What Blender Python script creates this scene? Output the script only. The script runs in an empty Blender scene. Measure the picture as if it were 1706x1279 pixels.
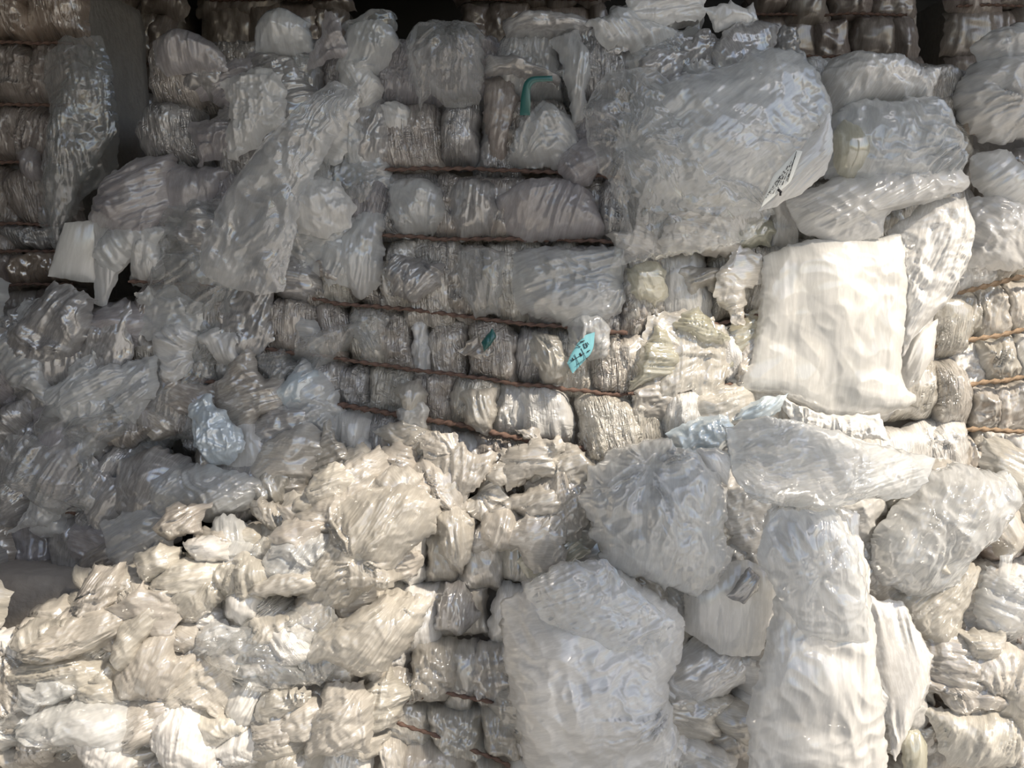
import bpy, math, random
import numpy as np
from mathutils import Vector

# ------------------------------------------------------------------ camera, world, sun, exposure
SC = bpy.context.scene
COL = SC.collection
FPX, CAMY, CAMZ, PITCH = 2100.0, -3.0, 1.75, math.radians(7.0)
cd = bpy.data.cameras.new('camera'); cam = bpy.data.objects.new('camera', cd); COL.objects.link(cam)
cd.sensor_width = 36.0; cd.lens = 36.0 * FPX / 1706.0
cam.location = (0, CAMY, CAMZ); cam.rotation_euler = (math.pi / 2 - PITCH, 0, 0)
SC.camera = cam
CP, SP = math.cos(PITCH), math.sin(PITCH)

SKY = .128
world = bpy.data.worlds.new('sky'); SC.world = world; world.use_nodes = True
SUND = Vector((-0.47, 0.56, -0.68)).normalized()
wn = world.node_tree; wb = wn.nodes['Background']
sky = wn.nodes.new('ShaderNodeTexSky'); sky.sky_type = 'NISHITA'; sky.sun_disc = False
sky.sun_elevation = math.asin(-SUND.z); sky.sun_rotation = math.atan2(-SUND.x, -SUND.y); sky.dust_density = 1.2; sky.air_density = 1.0
hsv = wn.nodes.new('ShaderNodeHueSaturation'); hsv.inputs['Saturation'].default_value = .85
wn.links.new(sky.outputs[0], hsv.inputs['Color']); wn.links.new(hsv.outputs[0], wb.inputs[0]); wb.inputs[1].default_value = SKY
sl = bpy.data.lights.new('sun', 'SUN'); sun = bpy.data.objects.new('sun', sl); COL.objects.link(sun)
sl.energy = 4.55; sl.angle = math.radians(2.6); sl.color = (1.0, 0.875, 0.71)
sun.rotation_euler = SUND.to_track_quat('-Z', 'Y').to_euler(); sun.location = (4, -5, 6)
vs = SC.view_settings
vs.view_transform = 'Standard'; vs.look = 'None'; vs.gamma = 1.0; vs.use_curve_mapping = False; vs.exposure = 0.3

# ------------------------------------------------------------------ pixels of the 1706x1279 frame to points at depth y
def W(px, py, y):
    px = np.asarray(px, float); py = np.asarray(py, float); y = np.asarray(y, float)
    a = (px - 853.0) / FPX; b = (639.5 - py) / FPX
    dy = CP + b * SP; dz = -SP + b * CP
    t = (y - CAMY) / dy
    return np.stack([a * t, np.broadcast_to(y, t.shape) if y.shape != t.shape else y, CAMZ + dz * t], -1)

# ------------------------------------------------------------------ noise
_rs = np.random.RandomState(7)
_P = np.concatenate([_rs.permutation(1024)] * 3)
_A = _rs.rand(1024) * 2 * np.pi
_GX, _GY = np.cos(_A), np.sin(_A)
_R1, _R2 = _rs.rand(1024), _rs.rand(1024)
def _h(i, j, s): return _P[_P[(i + s * 131) & 1023] + (j & 1023)]
def pn(x, y, s=0):
    x0 = np.floor(x).astype(np.int64); y0 = np.floor(y).astype(np.int64)
    fx, fy = x - x0, y - y0
    u = fx * fx * fx * (fx * (fx * 6 - 15) + 10); v = fy * fy * fy * (fy * (fy * 6 - 15) + 10)
    def g(i, j):
        h = _h(x0 + i, y0 + j, s); return _GX[h] * (fx - i) + _GY[h] * (fy - j)
    a = g(0, 0); b = g(1, 0); c = g(0, 1); d = g(1, 1)
    return 1.45 * ((a + u * (b - a)) * (1 - v) + (c + u * (d - c)) * v)
def ridge(x, y, s=0): return 1 - 2.2 * np.abs(pn(x, y, s))
def fbm(x, y, s=0): return pn(x, y, s) + .5 * pn(2 * x, 2 * y, s + 1) + .25 * pn(4.1 * x, 4.1 * y, s + 2)
def vor(x, y, s=0):
    x0 = np.floor(x).astype(np.int64); y0 = np.floor(y).astype(np.int64)
    f1 = np.full(x.shape, 9.0); f2 = np.full(x.shape, 9.0)
    for i in (-1, 0, 1):
        for j in (-1, 0, 1):
            h = _h(x0 + i, y0 + j, s)
            d = (x0 + i + _R1[h] - x) ** 2 + (y0 + j + _R2[h] - y) ** 2
            f2 = np.minimum(f2, np.maximum(f1, d)); f1 = np.minimum(f1, d)
    return f1, f2
def tri(t): return np.abs((t - np.floor(t)) - .5) * 2
_DIR = [(math.cos(t), math.sin(t)) for t in (.3, 1.0, 1.75, 2.35, 2.9)]
def crumple(x, y, s=0):
    """creased film: straight sharp folds in several directions, each fading in and out"""
    wx = x + .45 * pn(x * .6, y * .6, s + 5); wy = y + .45 * pn(x * .6, y * .6, s + 6)
    h = 0
    for k, (c, d) in enumerate(_DIR):
        m = np.clip(.5 + 1.2 * pn(x * .55 + k * 3.1, y * .55, s + 20 + k), 0, 1)
        h = h + m * (tri((wx * c + wy * d) * (.55 + .13 * k) + k * .37) - .5)
    return h * .8 + .3 * (1 - 3 * np.abs(pn(wx * 1.9, wy * 1.9, s + 40)))
def pleats(u, v, lam, an, s=0):
    w = .7 * pn(u / (lam * 4), v / (lam * 5), s + 4)
    a = ridge(u / lam + w, v / (lam * an), s)
    bl = np.abs(pn(u / lam * .8 + w * 1.3, v / (lam * an) * .8, s + 7)) * 2.4 - .5
    b = ridge(u / lam * 2.7 + w, v / (lam * an) * 1.5, s + 1)
    c = pn(u / lam * .4 + w, v / (lam * an) * .5, s + 2)
    m = np.clip(.55 + 1.5 * pn(u / (lam * 3.5) + 3.7, v / (lam * an * .8), s + 9), .06, 1.5)
    d = 1 - 3 * np.abs(pn(u / lam * 6.1 + 2 * w, v / (lam * an) * 2.2, s + 12))
    return m * (.6 * a + .3 * bl + .34 * b + .16 * d) + .6 * c

# ------------------------------------------------------------------ materials
def nd(nt, t, **k):
    n = nt.nodes.new(t)
    for a, b in k.items(): setattr(n, a, b)
    return n
def film(name, col, var=0.10, alpha=1.0, rough=0.32, transl=0.14, bump=0.8, fine=1.0, tint2=None, coat=0.45, gloss=0.24, grough=0.16):
    m = bpy.data.materials.new(name); m.use_nodes = True
    nt = m.node_tree; L = nt.links.new; nt.nodes.clear()
    out = nd(nt, 'ShaderNodeOutputMaterial')
    uv = nd(nt, 'ShaderNodeUVMap'); oi = nd(nt, 'ShaderNodeObjectInfo')
    # fine creases: sharp tension ridges stretched along the folds, plus crackle
    def rid(scale, det, dist, k):
        mp = nd(nt, 'ShaderNodeMapping'); mp.inputs['Scale'].default_value = (scale[0] * fine, scale[1] * fine, 1); mp.inputs['Rotation'].default_value = (0, 0, k); L(uv.outputs[0], mp.inputs[0])
        n1 = nd(nt, 'ShaderNodeTexNoise'); n1.noise_dimensions = '2D'; n1.inputs['Scale'].default_value = 1; n1.inputs['Detail'].default_value = det; n1.inputs['Distortion'].default_value = dist
        L(mp.outputs[0], n1.inputs['Vector'])
        s1 = nd(nt, 'ShaderNodeMath', operation='SUBTRACT'); s1.inputs[1].default_value = .5; L(n1.outputs[0], s1.inputs[0])
        a1 = nd(nt, 'ShaderNodeMath', operation='ABSOLUTE'); L(s1.outputs[0], a1.inputs[0])
        return a1
    a1 = rid((55, 8), 2, .9, 0); af = rid((150, 20), 1, .6, .12); a2 = rid((42, 42), 2, 1.3, .7)
    m1 = nd(nt, 'ShaderNodeMath', operation='MULTIPLY_ADD'); m1.inputs[1].default_value = -.75; L(af.outputs[0], m1.inputs[0]); 
    m0 = nd(nt, 'ShaderNodeMath', operation='MULTIPLY'); m0.inputs[1].default_value = -.9; L(a2.outputs[0], m0.inputs[0]); L(m0.outputs[0], m1.inputs[2])
    ad = nd(nt, 'ShaderNodeMath', operation='MULTIPLY_ADD'); ad.inputs[1].default_value = -1.05; L(a1.outputs[0], ad.inputs[0]); L(m1.outputs[0], ad.inputs[2])
    nm = nd(nt, 'ShaderNodeTexNoise'); nm.noise_dimensions = '2D'; nm.inputs['Scale'].default_value = 13; nm.inputs['Detail'].default_value = 2; L(uv.outputs[0], nm.inputs['Vector'])
    mk = nd(nt, 'ShaderNodeMapRange'); mk.inputs[1].default_value = .38; mk.inputs[2].default_value = .64; mk.inputs[3].default_value = .10; mk.inputs[4].default_value = 1.45; L(nm.outputs[0], mk.inputs[0])
    hm = nd(nt, 'ShaderNodeMath', operation='MULTIPLY'); L(ad.outputs[0], hm.inputs[0]); L(mk.outputs[0], hm.inputs[1])
    bp = nd(nt, 'ShaderNodeBump'); bp.inputs['Strength'].default_value = bump; bp.inputs['Distance'].default_value = .018; L(hm.outputs[0], bp.inputs['Height'])
    # colour: per piece shade and faint clouding
    n3 = nd(nt, 'ShaderNodeTexNoise'); n3.noise_dimensions = '2D'; n3.inputs['Scale'].default_value = 9; n3.inputs['Detail'].default_value = 4; L(uv.outputs[0], n3.inputs['Vector'])
    mx = nd(nt, 'ShaderNodeMix', data_type='RGBA')
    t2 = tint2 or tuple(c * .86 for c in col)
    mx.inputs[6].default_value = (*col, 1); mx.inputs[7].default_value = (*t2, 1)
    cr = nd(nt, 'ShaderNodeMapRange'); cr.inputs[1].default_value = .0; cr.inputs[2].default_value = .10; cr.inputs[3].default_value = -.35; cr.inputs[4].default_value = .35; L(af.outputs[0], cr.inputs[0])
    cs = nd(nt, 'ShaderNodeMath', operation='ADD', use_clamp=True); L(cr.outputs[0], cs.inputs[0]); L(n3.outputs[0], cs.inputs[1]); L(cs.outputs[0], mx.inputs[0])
    hs = nd(nt, 'ShaderNodeHueSaturation')
    mr = nd(nt, 'ShaderNodeMapRange'); mr.inputs[3].default_value = 1 - var * 1.6; mr.inputs[4].default_value = 1 + var * .5; L(oi.outputs['Random'], mr.inputs[0])
    L(mr.outputs[0], hs.inputs['Value']); L(mx.outputs[2], hs.inputs['Color'])
    r2 = nd(nt, 'ShaderNodeMath', operation='MULTIPLY'); r2.inputs[1].default_value = 7.31; L(oi.outputs['Random'], r2.inputs[0])
    fr = nd(nt, 'ShaderNodeMath', operation='FRACT'); L(r2.outputs[0], fr.inputs[0])
    m2 = nd(nt, 'ShaderNodeMapRange'); m2.inputs[3].default_value = .488; m2.inputs[4].default_value = .512; L(fr.outputs[0], m2.inputs[0]); L(m2.outputs[0], hs.inputs['Hue'])
    pb = nd(nt, 'ShaderNodeBsdfPrincipled')
    pb.inputs['Roughness'].default_value = rough; pb.inputs['Coat Weight'].default_value = coat; pb.inputs['Coat Roughness'].default_value = .07
    L(hs.outputs[0], pb.inputs['Base Color']); L(bp.outputs[0], pb.inputs['Normal']); L(bp.outputs[0], pb.inputs['Coat Normal'])
    sh = pb.outputs[0]
    if transl > 0:
        tr = nd(nt, 'ShaderNodeBsdfTranslucent'); L(hs.outputs[0], tr.inputs[0]); L(bp.outputs[0], tr.inputs['Normal'])
        ms = nd(nt, 'ShaderNodeMixShader'); ms.inputs[0].default_value = transl; L(sh, ms.inputs[1]); L(tr.outputs[0], ms.inputs[2]); sh = ms.outputs[0]
    if gloss > 0:      # many thin layers reflect together
        gl = nd(nt, 'ShaderNodeBsdfGlossy'); gl.inputs['Roughness'].default_value = grough; gl.inputs[0].default_value = (.95, .96, .97, 1); L(bp.outputs[0], gl.inputs['Normal'])
        mg = nd(nt, 'ShaderNodeMixShader'); mg.inputs[0].default_value = gloss; L(sh, mg.inputs[1]); L(gl.outputs[0], mg.inputs[2]); sh = mg.outputs[0]
    if alpha < 1:
        tp = nd(nt, 'ShaderNodeBsdfTransparent')
        lw = nd(nt, 'ShaderNodeLayerWeight'); lw.inputs[0].default_value = .35; L(bp.outputs[0], lw.inputs['Normal'])
        m3 = nd(nt, 'ShaderNodeMapRange'); m3.inputs[3].default_value = alpha; m3.inputs[4].default_value = 1.0; L(lw.outputs['Facing'], m3.inputs[0])
        ms2 = nd(nt, 'ShaderNodeMixShader'); L(m3.outputs[0], ms2.inputs[0]); L(tp.outputs[0], ms2.inputs[1]); L(sh, ms2.inputs[2]); sh = ms2.outputs[0]
    L(sh, out.inputs[0])
    return m
def plain(name, col, rough=.7, col2=None, scale=20, metallic=0, bump=0):
    m = bpy.data.materials.new(name); m.use_nodes = True; nt = m.node_tree; L = nt.links.new
    pb = nt.nodes['Principled BSDF']; pb.inputs['Roughness'].default_value = rough; pb.inputs['Metallic'].default_value = metallic
    n = nd(nt, 'ShaderNodeTexNoise'); n.inputs['Scale'].default_value = scale; n.inputs['Detail'].default_value = 5
    tc = nd(nt, 'ShaderNodeTexCoord'); L(tc.outputs['Object'], n.inputs['Vector'])
    mx = nd(nt, 'ShaderNodeMix', data_type='RGBA'); mx.inputs[6].default_value = (*col, 1); mx.inputs[7].default_value = (*(col2 or tuple(c * .7 for c in col)), 1)
    L(n.outputs[0], mx.inputs[0]); L(mx.outputs[2], pb.inputs['Base Color'])
    if bump:
        b = nd(nt, 'ShaderNodeBump'); b.inputs['Strength'].default_value = bump; b.inputs['Distance'].default_value = .01; L(n.outputs[0], b.inputs['Height']); L(b.outputs[0], pb.inputs['Normal'])
    return m
M = dict(
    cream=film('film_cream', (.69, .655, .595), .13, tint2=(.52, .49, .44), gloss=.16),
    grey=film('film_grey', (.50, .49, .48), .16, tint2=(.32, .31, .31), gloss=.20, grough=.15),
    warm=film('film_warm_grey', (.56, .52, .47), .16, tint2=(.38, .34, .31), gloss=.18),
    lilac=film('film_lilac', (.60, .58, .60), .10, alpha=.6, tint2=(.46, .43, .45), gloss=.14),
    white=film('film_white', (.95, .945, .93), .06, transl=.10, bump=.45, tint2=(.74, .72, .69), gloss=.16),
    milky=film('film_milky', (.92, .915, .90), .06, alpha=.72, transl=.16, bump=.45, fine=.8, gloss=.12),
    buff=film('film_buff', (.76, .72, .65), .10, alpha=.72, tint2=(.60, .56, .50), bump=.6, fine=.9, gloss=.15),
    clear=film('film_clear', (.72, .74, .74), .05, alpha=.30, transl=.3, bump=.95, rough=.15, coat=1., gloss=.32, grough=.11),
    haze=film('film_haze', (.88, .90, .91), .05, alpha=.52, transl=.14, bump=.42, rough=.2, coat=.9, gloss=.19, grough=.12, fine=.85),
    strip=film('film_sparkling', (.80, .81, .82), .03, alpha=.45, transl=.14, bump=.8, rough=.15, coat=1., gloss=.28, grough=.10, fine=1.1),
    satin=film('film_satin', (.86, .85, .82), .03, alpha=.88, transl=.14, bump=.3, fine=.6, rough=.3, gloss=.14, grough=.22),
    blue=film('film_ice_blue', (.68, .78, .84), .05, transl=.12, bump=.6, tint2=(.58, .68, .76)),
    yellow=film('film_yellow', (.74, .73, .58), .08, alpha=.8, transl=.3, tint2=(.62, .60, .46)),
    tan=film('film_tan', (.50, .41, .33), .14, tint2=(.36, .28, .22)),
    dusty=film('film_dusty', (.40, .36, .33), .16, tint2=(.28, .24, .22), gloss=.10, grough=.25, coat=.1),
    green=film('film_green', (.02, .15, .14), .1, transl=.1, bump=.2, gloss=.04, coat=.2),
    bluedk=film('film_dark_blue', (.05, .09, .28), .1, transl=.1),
    core=plain('packed_film', (.40, .37, .34), .6, (.25, .23, .21), 30, bump=.8),
    twine=plain('twine_brown', (.20, .13, .10), .85, (.10, .06, .05), 120),
    rope=plain('twine_tan', (.42, .31, .21), .85, (.26, .18, .12), 120),
    paper=plain('label_paper', (.82, .83, .80), .6, (.75, .77, .74), 8),
    cyan=plain('tag_cyan', (.22, .50, .56), .5, (.16, .42, .50), 15),
    ink=plain('ink_black', (.02, .02, .025), .6),
    floor=plain('yard_concrete', (.48, .475, .46), .85, (.39, .385, .375), 6, bump=.3),
    wall=plain('shed_wall', (.07, .07, .07), .8, (.05, .05, .05), 5),
    roof=plain('roof_sheet', (.20, .21, .22), .5, (.15, .16, .17), 4),
)

# ------------------------------------------------------------------ mesh helpers
def mesh_obj(name, co, quads, mat, parent=None, uv=None, smooth=True):
    me = bpy.data.meshes.new(name)
    co = np.asarray(co, np.float32).reshape(-1, 3); quads = np.asarray(quads, np.int32).reshape(-1, 4)
    me.vertices.add(len(co)); me.vertices.foreach_set('co', co.ravel())
    me.loops.add(quads.size); me.loops.foreach_set('vertex_index', quads.ravel())
    me.polygons.add(len(quads)); me.polygons.foreach_set('loop_start', np.arange(0, quads.size, 4, dtype=np.int32))
    if uv is not None:
        ul = me.uv_layers.new(name='uv'); ul.uv.foreach_set('vector', np.asarray(uv, np.float32)[quads.ravel()].ravel())
    me.update(calc_edges=True); me.validate()
    if smooth: me.polygons.foreach_set('use_smooth', np.ones(len(me.polygons), bool))
    me.materials.append(M[mat] if isinstance(mat, str) else mat)
    o = bpy.data.objects.new(name, me); COL.objects.link(o)
    if parent is not None:
        o.parent = parent
        me.vertices.foreach_set('co', (co - np.array(parent.location, np.float32)).ravel()); me.update()
    return o
def tag(o, label=None, cat=None, group=None, kind=None):
    if label: o['label'] = label
    if cat: o['category'] = cat
    if group: o['group'] = group
    if kind: o['kind'] = kind
    return o
def empty(name, loc):
    e = bpy.data.objects.new(name, None); e.empty_display_size = .1; COL.objects.link(e); e.location = loc
    return e
def grid_quads(nu, nv):
    i = np.arange(nv - 1)[:, None] * nu + np.arange(nu - 1)[None]
    return np.stack([i, i + 1, i + nu + 1, i + nu], -1).reshape(-1, 4)
def resample(pts, n, jag, s):
    p = np.asarray(pts, float)
    seg = np.r_[0, np.cumsum(np.hypot(*(np.diff(p[:, :2], axis=0).T)) + 1e-6)]
    t = np.linspace(0, seg[-1], n)
    q = np.stack([np.interp(t, seg, p[:, k]) for k in range(p.shape[1])], -1)
    m = max(1, n // 14)                      # round the corners of the traced outline
    if len(p) > 2 and m > 1:
        e = np.concatenate([2 * q[:1] - q[m:0:-1], q, 2 * q[-1:] - q[-2:-m - 2:-1]])
        q = np.stack([np.convolve(e[:, k], np.ones(2 * m + 1) / (2 * m + 1), 'valid') for k in range(q.shape[1])], -1)
    return q
def coons(out, cor, nu, nv, jag, s):
    out = [tuple(p) for p in out]; n = len(out)
    def side(a, b):
        r = [out[a % n]]; k = a
        while k % n != b % n: k += 1; r.append(out[k % n])
        return r
    a, b, c, d = cor
    top = resample(side(a, b), nu, jag, s); right = resample(side(b, c), nv, jag, s + 11)
    bot = resample(side(c, d), nu, jag, s + 22)[::-1]; left = resample(side(d, a), nv, jag, s + 33)[::-1]
    u = np.linspace(0, 1, nu)[None, :, None]; v = np.linspace(0, 1, nv)[:, None, None]
    S = (1 - v) * top[None] + v * bot[None] + (1 - u) * left[:, None] + u * right[:, None]
    S -= (1 - u) * (1 - v) * top[0] + u * (1 - v) * top[-1] + (1 - u) * v * bot[0] + u * v * bot[-1]
    if jag:       # ragged rim that dies out inwards
        x, y = S[..., 0].copy(), S[..., 1].copy()
        d = np.minimum(np.minimum(u, 1 - u) * nu, np.minimum(v, 1 - v) * nv)[..., 0]
        w = jag * np.exp(-d / 4.0) + .35 * jag
        S[..., 0] += w * fbm(x / 30., y / 30., s) + .6 * jag * np.exp(-d / 1.6) * pn(x / 9., y / 9., s + 3)
        S[..., 1] += w * fbm(x / 30. + 9, y / 30., s + 7) + .6 * jag * np.exp(-d / 1.6) * pn(x / 9. + 5, y / 9., s + 9)
    return S
def corners(out):
    p = np.asarray([q[:2] for q in out], float); c = (p.max(0) + p.min(0)) / 2; e = (p.max(0) - p.min(0)) / 2 + 1e-6
    q = (p - c) / e
    a = int(np.argmin(q[:, 0] + q[:, 1])); b = int(np.argmax(q[:, 0] - q[:, 1])); d = int(np.argmax(q[:, 1] - q[:, 0])); c = int(np.argmax(q[:, 0] + q[:, 1]))
    idx = [a, b, c, d]
    if len(set(idx)) < 4: n = len(p); idx = [0, n // 4, n // 2, 3 * n // 4]
    return idx
_seed = [100]
def patch(name, out, y, mat, parent=None, bulge=.04, lam=.035, an=5, fold=.010, cru=.0, crs=.06, jag=3, gather=None, gk=16, gfold=.02, greach=.14,
          closed=False, res=3.0, cor=None, fdir=0., pu=2.2, pv=2.2, q=.7, tuck=.0, lean=0., back=.5, wave=.0):
    """film patch: outline in frame pixels at depth y (number or function of px), folds along the direction fdir, crumple, optional gather knot"""
    _seed[0] += 37; s = _seed[0]
    P = np.asarray([p[:2] for p in out], float)
    wpx, hpx = np.ptp(P[:, 0]), np.ptp(P[:, 1])
    nu = int(np.clip(wpx / res, 9, 190)); nv = int(np.clip(hpx / res, 9, 190))
    S = coons(out, cor or corners(out), nu, nv, jag, s)
    px, py = S[..., 0], S[..., 1]
    yb = y(px) if callable(y) else np.full(px.shape, float(y))
    if S.shape[-1] == 3: yb = yb + S[..., 2]
    yb = yb + lean * (py - py.mean()) * .00143
    Pw = W(px, py, yb)
    mx = (px - 853) * .00143; my = (py - 640) * .00143
    ca, sa = math.cos(fdir), math.sin(fdir)
    fu = mx * ca + my * sa; fv = -mx * sa + my * ca
    u = np.linspace(-1, 1, nu)[None]; v = np.linspace(-1, 1, nv)[:, None]
    prof = (np.clip(1 - np.abs(u) ** pu, 0, 1) * np.clip(1 - np.abs(v) ** pv, 0, 1)) ** q
    prof = np.broadcast_to(prof, px.shape)
    edge = np.clip(np.minimum(1 - np.abs(u), 1 - np.abs(v)) * 5, 0.25, 1)
    h = bulge * prof * (1 + .35 * pn(mx / (.12 + bulge), my / (.12 + bulge), s))
    if fold: h = h + fold * pleats(fu, fv, lam, an, s + 3) * edge
    if cru: h = h + cru * crumple(mx / crs, my / crs, s + 17) * edge
    if wave: h = h + wave * pn(fu / .16, fv / .3, s + 23)
    if gather is not None:
        for g in (gather if isinstance(gather, list) else [gather]):
            dx, dy = px - g[0], py - g[1]; r = np.hypot(dx, dy) * .00143; th = np.arctan2(dy, dx)
            wth = th + .35 * pn(mx / .10, my / .10, s + 27) + .12 * pn(mx / .03, my / .03, s + 28)
            am = np.clip(r / .04, 0, 1) * np.exp(-(r / greach) ** 1.5) * np.clip(.45 + 1.3 * pn(th * 1.3 + 9, r * 4, s + 26), 0, 1.2)
            h = h + gfold * am * (ridge(wth * gk / 6.28, r * 6 + 7, s + 29) + .5 * ridge(wth * gk / 2.6, r * 9, s + 31)) - .04 * np.exp(-r / .025)
    if tuck: h = h - tuck * (np.clip(np.abs(u), 0, 1) ** 6 + np.clip(np.abs(v), 0, 1) ** 6)
    nrm = np.array([0., -.985, .17])
    co = Pw + h[..., None] * nrm
    uv = np.stack([fu + s * .37, fv + s * .53], -1).reshape(-1, 2)
    Q = grid_quads(nu, nv)
    if closed:
        hb = -back * bulge * prof - .3 * fold * pleats(fu, fv, lam, an, s + 43) * edge
        idx = np.arange(nu * nv).reshape(nv, nu).copy()
        inner = np.zeros((nv, nu), bool); inner[1:-1, 1:-1] = True
        coB = (Pw + hb[..., None] * nrm)[inner]
        idx[inner] = nu * nv + np.arange(inner.sum())
        QB = idx.reshape(-1)[Q][:, ::-1]
        co = np.concatenate([co.reshape(-1, 3), coB]); uv = np.concatenate([uv, uv.reshape(nv, nu, 2)[inner]]); Q = np.concatenate([Q, QB])
    else: co = co.reshape(-1, 3)
    return mesh_obj(name, co, Q[:, ::-1], mat, parent, uv)

def twist(name, pts, y, mat, parent, r=.0045, turns=55., bulge=0.0):
    """two-strand twisted twine along pixel points at depth y"""
    p = np.asarray(pts, float); seg = np.r_[0, np.cumsum(np.hypot(*np.diff(p, axis=0).T))]
    n = max(24, int(seg[-1] / 4)); t = np.linspace(0, seg[-1], n)
    _seed[0] += 5; s = _seed[0]
    x = np.interp(t, seg, p[:, 0]); z = np.interp(t, seg, p[:, 1]) + 2.5 * pn(t / 45., t * 0 + .7, s)
    yy = (y(x) if callable(y) else np.full(n, float(y))) - bulge * np.sin(np.pi * t / t[-1]) ** .5 + .006 * pn(t / 60., t * 0 + 5.7, s)
    c = W(x, z, yy); L = np.r_[0, np.cumsum(np.linalg.norm(np.diff(c, axis=0), axis=1))]
    tan = np.gradient(c, axis=0); tan /= np.linalg.norm(tan, axis=1)[:, None]
    up = np.array([0, 0, 1.]); b = np.cross(tan, up); b /= np.linalg.norm(b, axis=1)[:, None]; w = np.cross(b, tan)
    k = 8; a = np.arange(k) / k * 2 * np.pi
    ph = a[None] + L[:, None] * turns * 2
    rad = r * (1 + .45 * np.cos(2 * a[None])) * (1 + .2 * pn(t / 15., t * 0, s))[:, None]
    co = c[:, None] + rad[..., None] * (np.cos(ph)[..., None] * b[:, None] + np.sin(ph)[..., None] * w[:, None])
    i = np.arange(n - 1)[:, None] * k + np.arange(k)[None]; j = np.arange(n - 1)[:, None] * k + (np.arange(k)[None] + 1) % k
    return mesh_obj(name, co.reshape(-1, 3), np.stack([i, j, j + k, i + k], -1).reshape(-1, 4), mat, parent)

def core(parent, foot, z0, z1, nz=24):
    """packed body of a bale: the footprint polygon carried up, slightly bulged and lumpy, closed"""
    f = np.asarray(foot, float); n = len(f); per = []
    for k in range(n):
        a, b = f[k], f[(k + 1) % n]; m = max(3, int(np.linalg.norm(b - a) / .05))
        per += [a + (b - a) * t for t in np.arange(m) / m]
    per = np.array(per); c = per.mean(0); m = len(per); rows = []
    zz = np.linspace(z0, z1, nz)
    for z in zz:
        e = 1 - .05 * abs(2 * (z - z0) / (z1 - z0) - 1) ** 6
        nn = 1 + .02 * pn(np.arange(m) * .35, np.full(m, z * 9.), 3)
        rows.append(np.c_[c + (per - c) * (e * nn)[:, None], np.full(m, z)])
    co = np.array(rows).reshape(-1, 3)
    i = np.arange(nz - 1)[:, None] * m + np.arange(m)[None]; j = np.arange(nz - 1)[:, None] * m + (np.arange(m)[None] + 1) % m
    Q = np.stack([i, j, j + m, i + m], -1).reshape(-1, 4)
    # caps: shrink rings
    caps = []; base = len(co); allco = [co]
    for ring0, z, flip in ((0, z0, True), ((nz - 1) * m, z1, False)):
        prev = np.arange(m) + ring0
        for sh in (.66, .33, .02):
            pts = np.c_[c + (per - c) * sh, np.full(m, z)]; allco.append(pts)
            cur = np.arange(m) + base; base += m
            q = np.stack([prev, np.roll(prev, -1), np.roll(cur, -1), cur], -1)
            caps.append(q[:, ::-1] if flip else q); prev = cur
    return mesh_obj('packed_core', np.concatenate(allco), np.concatenate([Q] + caps), 'core', parent)

# ------------------------------------------------------------------ the setting: yard floor, shed wall behind, unseen canopy roof shaped to shade the upper stack
def boxm(name, x0, x1, y0, y1, z0, z1, mat, parent=None, smooth=False):
    c = [(x, y, z) for z in (z0, z1) for y in (y0, y1) for x in (x0, x1)]
    q = [(0, 2, 3, 1), (4, 5, 7, 6), (0, 1, 5, 4), (2, 6, 7, 3), (0, 4, 6, 2), (1, 3, 7, 5)]
    return mesh_obj(name, c, q, mat, parent, smooth=smooth)
tag(boxm('floor', -9, 9, -9, 6, -.12, 0, 'floor'), 'concrete yard floor under the bale stacks', 'floor', kind='structure')
tag(boxm('wall_back', -7, 7, 4.2, 4.35, 0, 4.2, 'wall'), 'dark shed wall behind the bale stacks', 'wall', kind='structure')
tag(boxm('shade_wall_left', -2.05, -1.9, -2.7, 4.2, 0, 4.2, 'wall'), 'dark side wall added to shade the left bales', 'wall', kind='structure')  # added blocker that keeps sky light off the left bales
tag(boxm('wall_right', 3.6, 3.75, .9, 4.2, 0, 4.2, 'wall'), 'dark shed side wall past the far bales', 'wall', kind='structure')
# roof edge: where the shade line on the stack points back towards the sun
def up(px, py, y, rz):
    p = Vector(W(px, py, y)); k = (rz - p.z) / -SUND.z
    return p - SUND * k
e1, e2 = up(0, 990, .05, 2.65), up(1500, 290, -.12, 3.6)      # unseen eave, tilted to darken the left and let sky in at the right
ed = (e2 - e1); ed.z = 0; ed.normalize(); n = Vector((-ed.y, ed.x, 0))
A = e1 - ed * 3.5; B = e2 + (e2 - e1) * .9
co = []; K = 160; dep = 7.2
for r in range(2):
    for k in range(K):
        t = k / (K - 1) * 3
        p = (A + (e1 - A) * t if t < 1 else e1 + (e2 - e1) * (t - 1) if t < 2 else e2 + (B - e2) * (t - 2)) + n * (dep * r)
        co.append((p.x, p.y, p.z + .02 * math.sin(k * 1.1) + .6 * r))
top = [(x, y, z + .012) for x, y, z in co]
q = []
N2 = 2 * K
for k in range(K - 1):
    q += [(k, k + K, k + K + 1, k + 1), (N2 + k, N2 + k + 1, N2 + k + K + 1, N2 + k + K), (k, k + 1, N2 + k + 1, N2 + k), (K + k, N2 + K + k, N2 + K + k + 1, K + k + 1)]
q += [(0, N2, N2 + K, K), (K - 1, 2 * K - 1, N2 + 2 * K - 1, N2 + K - 1)]
tag(mesh_obj('ceiling', co + top, q, 'roof'), 'unseen corrugated metal canopy roof shaped to shade the bales', 'roof', kind='structure')

exec_parts = True
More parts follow.
